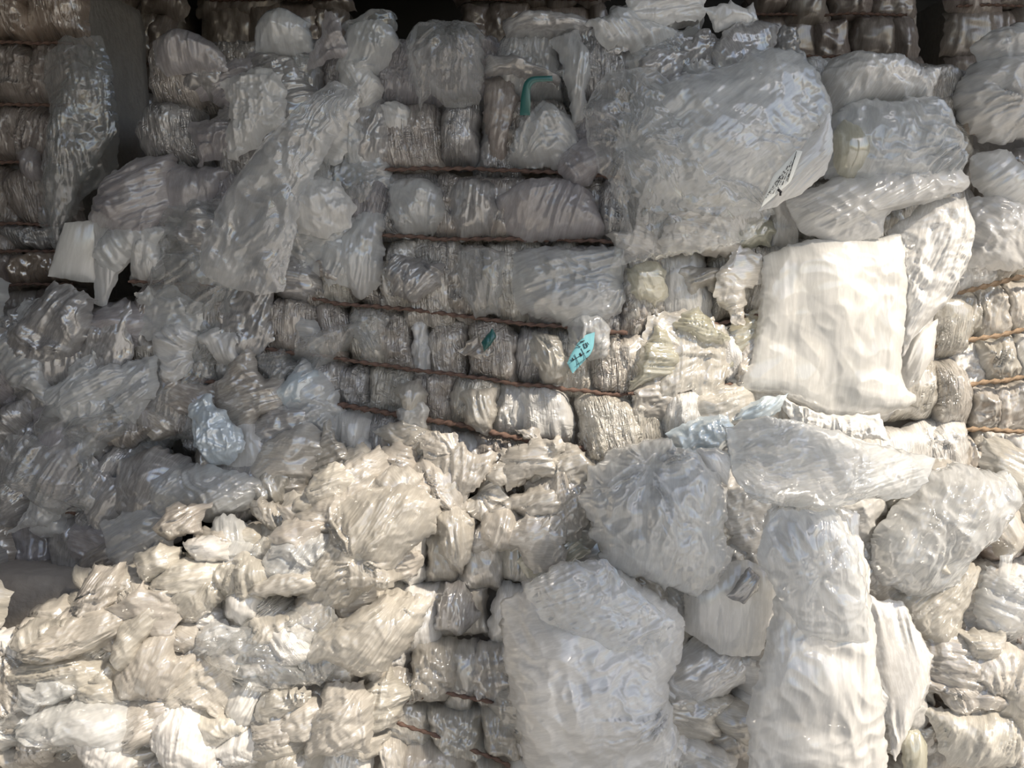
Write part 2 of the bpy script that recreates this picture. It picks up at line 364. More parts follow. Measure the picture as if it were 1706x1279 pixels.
# ------------------------------------------------------------------ faces of the stack: depth of each front as a function of the pixel column
def lin(x0, y0, x1, y1): return lambda px: y0 + (np.asarray(px, float) - x0) * (y1 - y0) / (x1 - x0)
F_left = lin(215, .36, 1050, .0)
F_right = lin(1050, .0, 1640, .30)
F_far_left = lin(-150, .75, 215, .62)
F_mid_left = lin(-100, .50, 250, .34)
F_low_left = lin(-100, .10, 520, -.02)
F_low_mid = lin(480, .02, 900, .06)
F_low_right = lin(860, .02, 1480, .06)
F_far_right = lin(1530, .34, 1760, .30)
F_low_far = lin(1430, .16, 1760, .10)
rnd = random.Random(11)
def rowy(line, px): return float(np.interp(px, [a for a, b in line], [b for a, b in line]))

def bundle_rows(parent, lines, x0, x1, face, mats, wmin, wmax, bulge=(.03, .06), skew=0., res=2.8, skip=None, lam=(.014, .03), cru=.006):
    for k in range(len(lines) - 1):
        x = x0 + rnd.uniform(-20, 10)
        while x < x1:
            w = rnd.uniform(wmin, wmax) * (1.7 if rnd.random() < .15 else 1)
            ov = rnd.uniform(3, 14)
            xa, xb = x - ov, min(x + w, x1 + 15) + ov
            xm = (xa + xb) / 2
            if not (skip and skip(xm, k)):
                ta, tb = rowy(lines[k], xa), rowy(lines[k], xb); ba, bb = rowy(lines[k + 1], xa), rowy(lines[k + 1], xb)
                h = (ba + bb - ta - tb) / 2
                j = lambda a: rnd.uniform(-a, a)
                sk = skew * h + j(.16) * h
                bow = j(.16) * w; pin = rnd.uniform(.0, .22) * w
                e = rnd.uniform(-4, 6) if rnd.random() < .6 else rnd.uniform(6, 26)
                out = [(xa + sk + pin * .6, ta + j(4)), ((xa + xb) / 2 + sk, (ta + tb) / 2 + j(5)), (xb + sk - pin * .6, tb + j(4)),
                       (xb + sk / 2 + bow + j(.08) * w, (tb + bb) / 2 + j(15)), (xb - pin * rnd.random(), bb + e + j(6)), (xm + j(.2) * w, (ba + bb) / 2 + e + j(10)), (xa + pin * rnd.random(), ba + e + j(6)), (xa + sk / 2 + bow + j(.08) * w, (ta + ba) / 2 + j(15))]
                kind = rnd.random(); d = rnd.uniform(-.025, .02)
                patch('film_bundle', out, (lambda px, f0=face, d=d: f0(px) + d), rnd.choice(mats), parent, bulge=rnd.uniform(*bulge) * min(1, w / 60 + .25) * rnd.uniform(.5, 1.1), lam=rnd.uniform(*lam), an=rnd.uniform(4, 10),
                      fold=rnd.uniform(.009, .018), cru=cru * (2.2 if kind < .3 else .7), crs=rnd.uniform(.025, .05), jag=4, tuck=.03, pu=rnd.uniform(1.6, 3), pv=rnd.uniform(2, 4), q=rnd.uniform(.5, .9), res=res,
                      fdir=j(.2) - skew * .6, cor=[0, 2, 4, 6], gather=(xm + j(w / 2), rnd.choice([ta, bb + e])) if kind > .75 else None, gfold=.012, gk=14)
            x += w
def blob(cx, cy, rx, ry, n=9, ang=0., irr=.25):
    o = []
    for k in range(n):
        t = -2.356 + 2 * math.pi * (k + rnd.uniform(-.25, .25)) / n; r = 1 + rnd.uniform(-irr, irr)
        x, y = rx * r * math.cos(t), ry * r * math.sin(t)
        o.append((cx + x * math.cos(ang) - y * math.sin(ang), cy + x * math.sin(ang) + y * math.cos(ang)))
    return o
def lumps(parent, spots, face, mats, size, bulge=(.025, .06), res=2.8, off=.0, name='film_clump', asp=(.45, 1.0), angs=(-.6, .6), irr=.32, gp=.6):
    for cx, cy in spots:
        r = rnd.uniform(*size); a = rnd.uniform(*asp); ang = rnd.uniform(*angs)
        f = (lambda px, f0=face, o=rnd.uniform(-.04, .015) + off: f0(px) + o)
        o = blob(cx, cy, r, r * a, n=rnd.choice([7, 8, 9, 10]), ang=ang, irr=irr)
        g = rnd.choice(o) if rnd.random() < gp else None
        along = ang + 1.57 if rnd.random() < .65 else ang
        patch(name, o, f, rnd.choice(mats), parent, bulge=rnd.uniform(*bulge) * r / 50, lam=rnd.uniform(.012, .036), an=rnd.uniform(6, 14),
              fold=rnd.uniform(.007, .015), cru=rnd.uniform(.002, .008), crs=rnd.uniform(.03, .07), jag=5, tuck=rnd.uniform(-.005, .035), res=res, fdir=along + rnd.uniform(-.4, .4), q=rnd.uniform(.5, 1.), pu=rnd.uniform(1.4, 3), pv=rnd.uniform(1.4, 3),
              gather=g, gfold=rnd.uniform(.01, .025), gk=rnd.uniform(10, 22), wave=.012)
def flaps(parent, spots, face, mats, size, off=-.05, asp=(.5, 1.3), angs=(-.5, .5)):
    """loose ends of film that hang out of the bale"""
    lumps(parent, spots, face, mats, size, bulge=(.012, .035), off=off, name='film_flap', asp=asp, angs=angs, irr=.5, gp=.75)
def scatter(x0, x1, y0, y1, step, inside=None):
    o = []; y = y0
    while y < y1:
        x = x0 + rnd.uniform(0, step)
        while x < x1:
            p = (x + rnd.uniform(-.3, .3) * step, y + rnd.uniform(-.35, .35) * step)
            if inside is None or inside(*p): o.append(p)
            x += step
        y += step * .8
    rnd.shuffle(o)
    return o
def pxz(py, y): return float(W(853, py, y)[2])
def pxx(px, y): return float(W(px, 640, y)[0])

#PIECES
# ================================================================== upper middle bale (two faces, its corner nearest)
LN = [[(215, 70), (640, 60), (1050, 40)], [(215, 172), (640, 170), (1050, 160)], [(215, 280), (640, 285), (1050, 292)], [(215, 378), (640, 391), (1050, 404)],
      [(215, 468), (640, 511), (1050, 557)], [(215, 556), (640, 608), (1050, 658)], [(215, 622), (640, 688), (1050, 762)], [(215, 720), (640, 775), (1050, 868)]]
bale = empty('film_bale', (0.25, .55, 1.08)); tag(bale, 'large roped bale of clear film in the middle, half in shade', 'bale', 'stacked bales of plastic film')
zt, zb = pxz(110, 0), pxz(858, 0)
core(bale, [(pxx(262, .42), .46), (pxx(1050, .1), .09), (pxx(1600, .4), .40), (pxx(1500, 1.3), 1.35), (pxx(300, 1.3), 1.35)], zb, zt)
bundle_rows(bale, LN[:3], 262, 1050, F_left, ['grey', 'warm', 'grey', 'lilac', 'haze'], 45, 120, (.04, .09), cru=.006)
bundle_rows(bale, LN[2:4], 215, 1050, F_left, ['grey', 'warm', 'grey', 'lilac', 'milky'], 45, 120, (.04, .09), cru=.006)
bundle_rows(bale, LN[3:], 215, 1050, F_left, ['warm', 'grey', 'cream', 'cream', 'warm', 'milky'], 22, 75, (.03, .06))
RL = [[(1040, 60), (1620, 110)], [(1040, 180), (1620, 200)], [(1040, 300), (1620, 295)], [(1040, 410), (1620, 390)], [(1040, 556), (1280, 526), (1620, 480)], [(1040, 657), (1620, 590)], [(1040, 765), (1620, 690)], [(1040, 850), (1620, 790)]]
bundle_rows(bale, RL, 1055, 1600, F_right, ['cream', 'white', 'milky', 'cream'], 50, 120, (.04, .08), res=4.2)
off = lambda f, o: (lambda px: f(px) + o)
for k, pts in enumerate([[(520, 276), (570, 283), (760, 280), (960, 290), (1040, 296)], [(230, 378), (340, 381), (480, 388), (640, 391), (720, 398), (800, 397), (1035, 403)],
                         [(215, 468), (430, 478), (560, 505), (640, 512), (760, 525), (850, 536), (1045, 556)], [(215, 545), (330, 568), (530, 592), (620, 605), (760, 625), (870, 640), (1000, 655), (1045, 656)],
                         [(215, 612), (310, 628), (500, 665), (600, 680), (700, 697), (800, 716), (900, 736), (1005, 753)]]):
    twist('twine', pts, off(F_left, -.035), 'twine', bale, r=.0045 if k < 4 else .0062)
for pts in ([(1045, 656), (1130, 652), (1230, 640)], [(1110, 550), (1200, 539), (1285, 522)]):
    twist('twine', pts, off(F_right, -.05), 'twine', bale, r=.004)

# ================================================================== far upper left bale
b = empty('film_bale', (-1.5, 1.1, 1.08)); tag(b, 'dim brownish film bale at the far upper left, tightly tied', 'bale', 'stacked bales of plastic film')
core(b, [(pxx(-150, .75), .80), (pxx(112, .72), .74), (pxx(112, .72) + .05, 1.5), (pxx(-150, .75), 1.6)], pxz(540, .72), pxz(-60, .72))
LB = [[(-150, a), (200, c)] for a, c in ((-60, -50), (70, 72), (172, 176), (270, 272), (372, 374), (420, 418), (475, 473), (540, 540))]
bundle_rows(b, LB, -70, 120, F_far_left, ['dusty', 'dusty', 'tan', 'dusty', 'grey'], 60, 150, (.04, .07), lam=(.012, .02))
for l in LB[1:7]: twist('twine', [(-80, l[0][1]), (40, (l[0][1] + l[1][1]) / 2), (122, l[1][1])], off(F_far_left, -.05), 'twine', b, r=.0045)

# ================================================================== middle left bale, in shade
b = empty('film_bale', (-1.4, .95, .98)); tag(b, 'shaded grey film bale at the left edge below the brownish one', 'bale', 'stacked bales of plastic film'); midleft = b
core(b, [(pxx(-200, .5), .60), (pxx(215, .45), .50), (pxx(215, .45), 1.4), (pxx(-200, .5), 1.5)], pxz(985, .1) + .02, pxz(520, .45))
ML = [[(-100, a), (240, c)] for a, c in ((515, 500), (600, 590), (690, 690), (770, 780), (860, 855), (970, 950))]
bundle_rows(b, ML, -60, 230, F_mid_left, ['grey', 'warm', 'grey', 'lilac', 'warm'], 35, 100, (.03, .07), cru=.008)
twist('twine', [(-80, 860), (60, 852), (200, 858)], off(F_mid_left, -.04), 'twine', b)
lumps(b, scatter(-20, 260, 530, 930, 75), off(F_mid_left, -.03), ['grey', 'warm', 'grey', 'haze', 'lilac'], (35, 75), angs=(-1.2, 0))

# ================================================================== lower left bale, loose heap in sun
b = empty('film_bale', (-.9, .45, 0)); tag(b, 'loose sunlit cream film bale at the lower left', 'bale', 'stacked bales of plastic film'); lowleft = b
core(b, [(pxx(-200, .2), .26), (pxx(490, .1), .14), (pxx(490, .1), 1.1), (pxx(-200, .2), 1.2)], .0, pxz(985, .1))
lumps(b, scatter(-30, 500, 1020, 1290, 50, lambda x, y: y > 1060 - x * .25), F_low_left, ['cream', 'cream', 'cream', 'white', 'cream', 'buff'], (32, 70))
lumps(b, scatter(60, 560, 850, 1060, 50, lambda x, y: y > 1040 - x * .42), off(F_low_left, .06), ['cream', 'cream', 'buff', 'buff', 'cream', 'haze'], (32, 75))
# ================================================================== lower middle bale
b = empty('film_bale', (-.1, .55, 0)); tag(b, 'lower middle film bale with a shadow across its folds', 'bale', 'stacked bales of plastic film')
core(b, [(pxx(500, .1), .16), (pxx(870, .1), .18), (pxx(870, .1), 1.15), (pxx(500, .1), 1.15)], .0, pxz(880, .1))
CL = [[(480, 860), (900, 880)], [(480, 970), (900, 970)], [(480, 1070), (900, 1065)], [(480, 1110), (640, 1172), (900, 1175)], [(480, 1190), (900, 1275)], [(480, 1330), (900, 1360)]]
bundle_rows(b, CL, 490, 880, F_low_mid, ['cream', 'white', 'cream', 'buff'], 35, 90, (.03, .07), cru=.008)
lumps(b, scatter(500, 720, 800, 1260, 62, lambda x, y: x < 690 - (y - 1000) * .1), off(F_low_mid, -.04), ['cream', 'cream', 'cream', 'buff'], (34, 70))
twist('twine', [(490, 1112), (560, 1140), (640, 1176), (740, 1152), (830, 1172)], off(F_low_mid, -.045), 'twine', b)
twist('twine', [(640, 1196), (720, 1222), (850, 1275)], off(F_low_mid, -.045), 'twine', b)
# ================================================================== lower right bale behind the hanging bags
b = empty('film_bale', (.5, .6, 0)); tag(b, 'lower right film bale mostly hidden behind hanging bags', 'bale', 'stacked bales of plastic film')
core(b, [(pxx(890, .1), .20), (pxx(1440, .1), .22), (pxx(1440, .1), 1.2), (pxx(890, .1), 1.2)], .0, pxz(880, .1))
lumps(b, scatter(880, 1480, 860, 1290, 78), off(F_low_right, .03), ['white', 'cream', 'milky', 'cream'], (50, 95), res=3.6)
# ================================================================== far right bale
b = empty('film_bale', (1.35, .8, 1.0)); tag(b, 'sunlit cream film bale at the right edge with tan rope bands', 'bale', 'stacked bales of plastic film')
core(b, [(pxx(1560, .4), .42), (pxx(2040, .4), .34), (pxx(2040, .4), 1.3), (pxx(1590, .4), 1.3)], pxz(775, .4), pxz(150, .4))
FR = [[(1530, 250), (1780, 240)], [(1530, 345), (1780, 340)], [(1530, 420), (1780, 400)], [(1540, 497), (1706, 460), (1780, 450)], [(1540, 579), (1706, 550), (1780, 540)], [(1540, 650), (1706, 628), (1780, 620)], [(1540, 712), (1706, 718), (1780, 715)], [(1540, 782), (1780, 778)]]
bundle_rows(b, FR[:3], 1585, 1760, F_far_right, ['cream', 'warm', 'milky'], 50, 90, (.04, .07))
bundle_rows(b, FR[2:], 1545, 1760, F_far_right, ['cream', 'buff', 'cream', 'white'], 22, 60, (.03, .055), skew=-.25, lam=(.010, .02))
for l in FR[3:7]: twist('rope', [(x + 15 if i == 0 else x, y) for i, (x, y) in enumerate(l)], off(F_far_right, -.055), 'rope', b, r=.0055)
# ================================================================== lower far right bale
b = empty('film_bale', (1.3, .6, 0)); tag(b, 'loose cream film bale at the lower right corner', 'bale', 'stacked bales of plastic film'); farlow = b
core(b, [(pxx(1460, .2), .24), (pxx(2040, .2), .20), (pxx(2040, .2), 1.2), (pxx(1460, .2), 1.2)], .0, pxz(790, .2))
lumps(b, scatter(1460, 1760, 800, 1290, 66), F_low_far, ['cream', 'white', 'cream', 'buff', 'tan'], (38, 85), angs=(-.2, 1.))
#FLAPS
# ================================================================== bales deeper in the shed
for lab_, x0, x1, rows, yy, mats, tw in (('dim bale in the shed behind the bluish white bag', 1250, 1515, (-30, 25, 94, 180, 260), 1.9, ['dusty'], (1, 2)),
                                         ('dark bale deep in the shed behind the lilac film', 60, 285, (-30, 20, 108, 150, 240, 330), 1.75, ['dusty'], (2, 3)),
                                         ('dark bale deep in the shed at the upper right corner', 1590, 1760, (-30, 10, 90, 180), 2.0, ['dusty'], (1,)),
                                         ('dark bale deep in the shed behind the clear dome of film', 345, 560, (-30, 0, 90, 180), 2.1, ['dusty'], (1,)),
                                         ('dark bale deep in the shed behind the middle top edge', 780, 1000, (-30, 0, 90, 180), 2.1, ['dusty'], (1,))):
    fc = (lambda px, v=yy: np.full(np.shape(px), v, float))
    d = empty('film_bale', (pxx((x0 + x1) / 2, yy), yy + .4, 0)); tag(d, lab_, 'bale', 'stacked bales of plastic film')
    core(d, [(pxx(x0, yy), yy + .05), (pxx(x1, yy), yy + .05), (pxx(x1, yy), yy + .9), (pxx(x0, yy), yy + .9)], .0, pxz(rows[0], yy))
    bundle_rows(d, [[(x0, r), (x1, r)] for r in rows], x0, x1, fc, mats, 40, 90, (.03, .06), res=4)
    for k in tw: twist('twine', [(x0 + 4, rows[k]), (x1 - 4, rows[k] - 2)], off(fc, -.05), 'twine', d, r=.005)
# loose film ends over the middle bale
flaps(bale, scatter(230, 1030, 60, 400, 92, lambda x, y: not (x > 630 and y > 270) and not (660 < x < 960 and y > 40) and not (x < 300 and y < 280) and not (x < 480 and y < 110)), F_left, ['haze', 'grey', 'clear', 'haze', 'grey', 'lilac', 'milky'], (35, 80))
flaps(bale, scatter(230, 560, 400, 800, 80), F_left, ['haze', 'grey', 'clear', 'warm', 'grey', 'milky'], (32, 70))
flaps(bale, scatter(560, 1030, 560, 850, 150), F_left, ['haze', 'cream', 'milky', 'clear', 'warm'], (22, 48), off=-.04)
flaps(bale, scatter(420, 960, 780, 880, 62), off(F_left, -.05), ['cream', 'buff', 'cream', 'cream'], (35, 65))
flaps(bale, scatter(1060, 1280, 400, 720, 85), F_right, ['cream', 'cream', 'buff', 'yellow', 'cream'], (40, 85))
flaps(lowleft, scatter(20, 620, 900, 1270, 95, lambda x, y: y > 1060 - x * .35), off(F_low_left, -.02), ['buff', 'haze', 'buff', 'cream', 'cream', 'clear'], (45, 95), angs=(-.9, .2), asp=(.4, .9))
flaps(midleft, scatter(10, 250, 560, 940, 100), off(F_mid_left, -.05), ['haze', 'clear', 'grey', 'lilac'], (45, 85), angs=(-1., 0))
flaps(farlow, scatter(1480, 1720, 1000, 1270, 90), off(F_low_far, -.03), ['buff', 'haze', 'cream', 'cream'], (45, 90), angs=(0, .9), asp=(.4, .9))
flaps(bale, scatter(1060, 1240, 20, 120, 60), F_right, ['haze', 'clear', 'milky', 'grey'], (40, 75))
# unseen tall stack, added right of the view to throw shadow over the lower bags
cx, cy, hw = 1.98, -2.2, .29
ux, uy = .766 * hw, .643 * hw
for k in range(3):
    d = empty('film_bale', (cx, cy, k * 1.16)); tag(d, ('lowest', 'second', 'topmost')[k] + ' bale of the unseen stack added to shade the lower bags', 'bale', 'unseen shade stack')
    core(d, [(cx - ux - uy, cy - uy + ux), (cx - ux + uy, cy - uy - ux), (cx + ux + uy, cy + uy - ux), (cx + ux - uy, cy + uy + ux)], k * 1.16 + .01, k * 1.16 + 1.15)
# pieces of the bales that can be told apart in the photo: outline, material, bulge, fold direction, fold spacing, depth offset
def named(parent, face, rows):
    for o, mat, bu, fd, lam, d, g in rows:
        patch('film_flap', o, off(face, d), mat, parent, bulge=bu, fdir=fd, lam=lam, an=9, fold=.010, cru=.007, crs=.06, jag=4, res=2.3, q=.6, gather=g, gfold=.022, gk=20, tuck=.015)
named(bale, F_left, [  # upper flaps take greyer film, putting some of the shade into their colour
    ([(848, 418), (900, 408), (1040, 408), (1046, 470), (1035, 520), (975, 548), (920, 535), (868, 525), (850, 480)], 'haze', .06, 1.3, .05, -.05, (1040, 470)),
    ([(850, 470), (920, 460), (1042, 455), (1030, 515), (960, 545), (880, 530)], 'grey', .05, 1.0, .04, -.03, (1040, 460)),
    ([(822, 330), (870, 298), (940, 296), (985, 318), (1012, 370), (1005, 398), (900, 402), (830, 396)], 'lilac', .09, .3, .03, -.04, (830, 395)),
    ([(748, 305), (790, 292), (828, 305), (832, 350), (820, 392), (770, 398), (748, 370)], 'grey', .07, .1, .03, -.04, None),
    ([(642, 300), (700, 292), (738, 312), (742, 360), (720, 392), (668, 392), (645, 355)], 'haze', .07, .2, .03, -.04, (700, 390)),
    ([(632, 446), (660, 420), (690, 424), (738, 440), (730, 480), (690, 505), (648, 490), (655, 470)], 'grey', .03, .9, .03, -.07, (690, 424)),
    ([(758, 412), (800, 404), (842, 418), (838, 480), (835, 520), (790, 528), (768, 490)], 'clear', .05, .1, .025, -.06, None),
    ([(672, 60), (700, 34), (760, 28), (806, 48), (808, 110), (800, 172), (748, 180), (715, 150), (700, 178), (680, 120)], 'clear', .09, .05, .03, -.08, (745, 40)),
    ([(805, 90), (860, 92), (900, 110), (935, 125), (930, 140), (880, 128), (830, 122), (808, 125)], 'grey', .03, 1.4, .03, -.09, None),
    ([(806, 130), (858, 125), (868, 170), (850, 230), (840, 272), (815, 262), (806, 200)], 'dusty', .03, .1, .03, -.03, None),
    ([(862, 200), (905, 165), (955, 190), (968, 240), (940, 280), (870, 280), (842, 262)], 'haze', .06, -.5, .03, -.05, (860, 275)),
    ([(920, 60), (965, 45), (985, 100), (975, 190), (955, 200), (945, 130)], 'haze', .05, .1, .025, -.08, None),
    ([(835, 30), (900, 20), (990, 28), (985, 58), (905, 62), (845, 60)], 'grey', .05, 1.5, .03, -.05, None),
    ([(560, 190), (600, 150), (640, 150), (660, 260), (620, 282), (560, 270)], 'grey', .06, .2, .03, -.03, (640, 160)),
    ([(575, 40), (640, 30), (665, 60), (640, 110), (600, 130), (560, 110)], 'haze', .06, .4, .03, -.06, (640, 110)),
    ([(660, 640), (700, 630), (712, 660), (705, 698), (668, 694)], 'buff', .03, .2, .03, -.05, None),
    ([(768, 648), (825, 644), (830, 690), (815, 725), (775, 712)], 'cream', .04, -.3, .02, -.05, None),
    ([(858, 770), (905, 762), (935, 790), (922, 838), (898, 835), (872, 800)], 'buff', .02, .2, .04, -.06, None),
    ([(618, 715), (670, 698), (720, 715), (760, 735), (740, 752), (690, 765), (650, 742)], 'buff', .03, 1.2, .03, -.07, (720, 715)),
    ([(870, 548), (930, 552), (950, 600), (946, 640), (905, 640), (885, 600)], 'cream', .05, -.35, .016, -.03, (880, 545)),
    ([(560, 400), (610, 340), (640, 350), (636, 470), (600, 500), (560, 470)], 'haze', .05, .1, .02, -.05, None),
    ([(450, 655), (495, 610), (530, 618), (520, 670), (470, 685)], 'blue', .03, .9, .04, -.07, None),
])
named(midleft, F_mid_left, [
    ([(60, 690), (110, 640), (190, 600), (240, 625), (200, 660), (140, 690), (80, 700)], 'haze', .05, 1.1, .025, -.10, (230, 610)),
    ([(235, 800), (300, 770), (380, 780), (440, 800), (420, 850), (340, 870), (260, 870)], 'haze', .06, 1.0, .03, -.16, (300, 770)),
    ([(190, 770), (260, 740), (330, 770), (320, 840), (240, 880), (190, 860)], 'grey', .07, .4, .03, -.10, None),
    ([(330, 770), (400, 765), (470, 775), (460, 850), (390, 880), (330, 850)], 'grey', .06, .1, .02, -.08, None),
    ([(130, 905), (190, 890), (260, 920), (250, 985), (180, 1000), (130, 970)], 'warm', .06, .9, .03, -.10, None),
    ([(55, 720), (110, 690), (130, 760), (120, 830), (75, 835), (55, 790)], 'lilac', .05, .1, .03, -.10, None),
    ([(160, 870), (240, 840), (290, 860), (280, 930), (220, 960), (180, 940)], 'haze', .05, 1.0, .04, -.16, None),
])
named(lowleft, F_low_left, [
    ([(250, 880), (290, 840), (345, 838), (330, 890), (270, 900)], 'warm', .04, 1.1, .02, -.02, (345, 838)),
    ([(443, 890), (490, 860), (548, 866), (532, 906), (495, 927), (450, 912)], 'buff', .05, 1.35, .025, -.07, None),
    ([(298, 905), (340, 890), (385, 905), (380, 935), (330, 940)], 'white', .05, 1.3, .02, -.05, None),
    ([(222, 925), (262, 900), (300, 912), (298, 950), (235, 975)], 'cream', .05, 1.2, .015, -.05, None),
    ([(255, 985), (300, 945), (365, 940), (372, 1000), (330, 1030), (270, 1025)], 'buff', .05, .8, .018, -.06, (365, 945)),
    ([(376, 990), (400, 975), (438, 985), (436, 1030), (400, 1040), (374, 1030)], 'satin', .04, .2, .05, -.06, None),
    ([(545, 845), (600, 815), (680, 805), (732, 830), (725, 885), (640, 960), (565, 1020), (500, 1012), (495, 962), (542, 900)], 'buff', .09, .6, .04, -.06, (600, 930)),
    ([(600, 1012), (660, 990), (722, 1000), (690, 1062), (640, 1122), (598, 1126), (540, 1102), (497, 1117), (520, 1062)], 'buff', .07, .7, .04, -.09, (660, 1000)),
    ([(250, 1172), (310, 1150), (352, 1190), (366, 1240), (362, 1300), (282, 1300), (248, 1232)], 'white', .09, .1, .018, -.05, (300, 1160)),
    ([(-10, 1234), (50, 1186), (130, 1164), (212, 1170), (228, 1202), (222, 1262), (130, 1242), (60, 1244)], 'haze', .07, 1.25, .03, -.08, (20, 1225)),
    ([(120, 1175), (205, 1168), (232, 1210), (228, 1300), (150, 1300), (118, 1230)], 'white', .07, .3, .03, -.05, None),
    ([(5, 1092), (80, 1040), (160, 1008), (238, 998), (218, 1050), (150, 1088), (60, 1112)], 'buff', .06, 1.15, .022, -.07, (20, 1085)),
    ([(180, 1100), (200, 1030), (262, 995), (290, 1020), (240, 1070), (230, 1115), (195, 1122)], 'buff', .05, .8, .03, -.09, None),
    ([(370, 1150), (420, 1125), (450, 1140), (432, 1210), (400, 1215), (375, 1195)], 'satin', .04, .4, .04, -.05, None),
    ([(400, 1108), (430, 1100), (452, 1115), (445, 1130), (410, 1130)], 'white', .03, 1.2, .012, -.06, None),
    ([(0, 1120), (60, 1085), (150, 1090), (205, 1120), (195, 1160), (100, 1165), (20, 1160)], 'buff', .06, 1.4, .02, -.04, None),
])
lowmid = [o for o in bpy.data.objects if o.get('label', '').startswith('lower middle film bale')][0]
named(lowmid, F_low_mid, [
    ([(725, 850), (760, 835), (790, 870), (785, 930), (765, 962), (735, 930)], 'cream', .05, .0, .018, -.05, (765, 965)),
    ([(803, 850), (845, 838), (872, 870), (865, 910), (820, 925), (800, 890)], 'buff', .05, .3, .03, -.07, None),
    ([(740, 968), (775, 965), (800, 1030), (770, 1060), (720, 1050)], 'grey', .04, .1, .014, -.04, (765, 962)),
    ([(545, 1020), (610, 1000), (660, 1060), (640, 1150), (570, 1120)], 'cream', .05, .5, .02, -.05, None),
])
# coarser pieces where the bales run on past the frame
def named_bale(start): return [o for o in bpy.data.objects if str(o.get('label', '')).startswith(start)][0]
rnd.seed(77)
fr = named_bale('sunlit cream film bale at the right'); fl = named_bale('dim brownish film bale')
bundle_rows(fr, [[(1700, l[-1][1]), (2060, l[-1][1])] for l in ([[(0, 60)], [(0, 150)]] + FR)], 1775, 2040, F_far_right, ['cream', 'buff', 'cream', 'white'], 40, 80, (.03, .055), res=6)
lumps(farlow, scatter(1770, 2030, 810, 1290, 90), F_low_far, ['cream', 'buff', 'white'], (60, 95), res=7)
bundle_rows(fl, LB, -140, -75, F_far_left, ['dusty', 'tan', 'grey'], 60, 110, (.04, .07), res=6)
lumps(midleft, scatter(-110, -30, 530, 950, 90), off(F_mid_left, -.03), ['grey', 'warm', 'haze'], (60, 85), res=7)
lumps(lowleft, scatter(-220, -40, 1000, 1290, 85), F_low_left, ['cream', 'buff', 'white'], (60, 85), res=7)
#HEROES
# ================================================================== loose bags and sheets that hang on the stack, each a thing of its own
def thing(name, label, cat, first, y, group=None):
    P = np.asarray([p[:2] for p in first], float); yy = float(y(P[:, 0].mean())) if callable(y) else y
    e = empty(name, tuple(W(P[:, 0].mean(), P[:, 1].max(), yy))); return tag(e, label, cat, group)
def sheet(name, label, cat, out, y, mat, group=None, **k):
    e = thing(name, label, cat, out, y, group); patch('film_panel', out, y, mat, e, **k); return e
def scrap(name, label, cat, out, y, mat, group=None, **k):
    return tag(patch(name, out, y, mat, None, **k), label, cat, group)
def bag(t, o, y, skin, fill, bulge, fdir=0., gather=None, fold=.012, cru=.016, crs=.085):
    """a slack bag: thin creased skin round a crumpled filling"""
    c = np.mean(np.asarray(o, float), 0)
    inner = [tuple(c + (np.asarray(p) - c) * .86) for p in o]
    patch('filling', inner, y, fill, t, bulge=bulge * .62, fold=.016, lam=.035, an=5, cru=.026, crs=.06, res=3.2, q=.6, fdir=fdir + .5, jag=8, gather=gather, gfold=.02)
    return patch('bag_body', o, y, skin, t, bulge=bulge, closed=True, fold=fold * .5, lam=.07, an=9, cru=cru, crs=crs, res=2.3, q=.55, fdir=fdir, jag=6, gather=gather, gfold=.03, gk=22, wave=.015)
BG = 'loose bags hanging on the stack'; SG = 'loose sheets hanging on the stack'

# big clear bag, upper right
o = [(1055, 160), (1130, 130), (1195, 118), (1270, 80), (1335, 88), (1375, 140), (1386, 205), (1370, 258), (1320, 305), (1265, 352), (1150, 372), (1065, 345), (1020, 275), (1025, 205)]
t = thing('plastic_bag', 'big round clear bag with a paper label, upper right', 'bag', o, -.02, BG)
bag(t, o, -.02, 'haze', 'white', .17, fdir=.9, gather=(1375, 250), fold=.008, cru=.012, crs=.10)
patch('film_wrap', [(965, 190), (1010, 118), (1080, 108), (1140, 150), (1200, 235), (1295, 350), (1240, 405), (1100, 432), (1016, 448), (1040, 360), (1000, 290)], -.10, 'clear', t, bulge=.07, fold=.010, lam=.05, an=6, cru=.014, crs=.09, res=2.3, fdir=-.5, jag=4, gather=[(1040, 250), (1290, 350)], gfold=.022, gk=22)
patch('film_fold', [(1384, 190), (1390, 250), (1372, 292), (1330, 325), (1290, 345), (1262, 352), (1300, 290), (1345, 235)], -.14, 'milky', t, bulge=.02, fold=.004, lam=.04, fdir=.8, jag=2, res=2.3)
lab = patch('paper_label', [(1327, 250), (1337, 252), (1318, 302), (1296, 322), (1268, 346), (1288, 292)], -.185, 'paper', t, bulge=.004, fold=.001, lam=.05, jag=0, cor=[0, 1, 3, 4], res=2.5)
Pq = [np.array(p, float) for p in ((1322, 258), (1330, 262), (1300, 318), (1272, 340), (1291, 296))]
rr = random.Random(5)
def ink(parent, a, b, wd, y, name='print_mark', mat='ink'):
    a = np.array(a, float); b = np.array(b, float); d = (b - a) / (np.linalg.norm(b - a) + 1e-9); n_ = np.array((-d[1], d[0])) * wd / 2
    q4 = [a + n_, b + n_, b - n_, a - n_]
    c = np.array([W(p[0], p[1], y) for p in q4] + [W(p[0], p[1], y + .0012) for p in q4])
    mesh_obj(name, c, [(0, 1, 2, 3), (7, 6, 5, 4), (0, 4, 5, 1), (1, 5, 6, 2), (2, 6, 7, 3), (3, 7, 4, 0)], mat, parent, smooth=False)
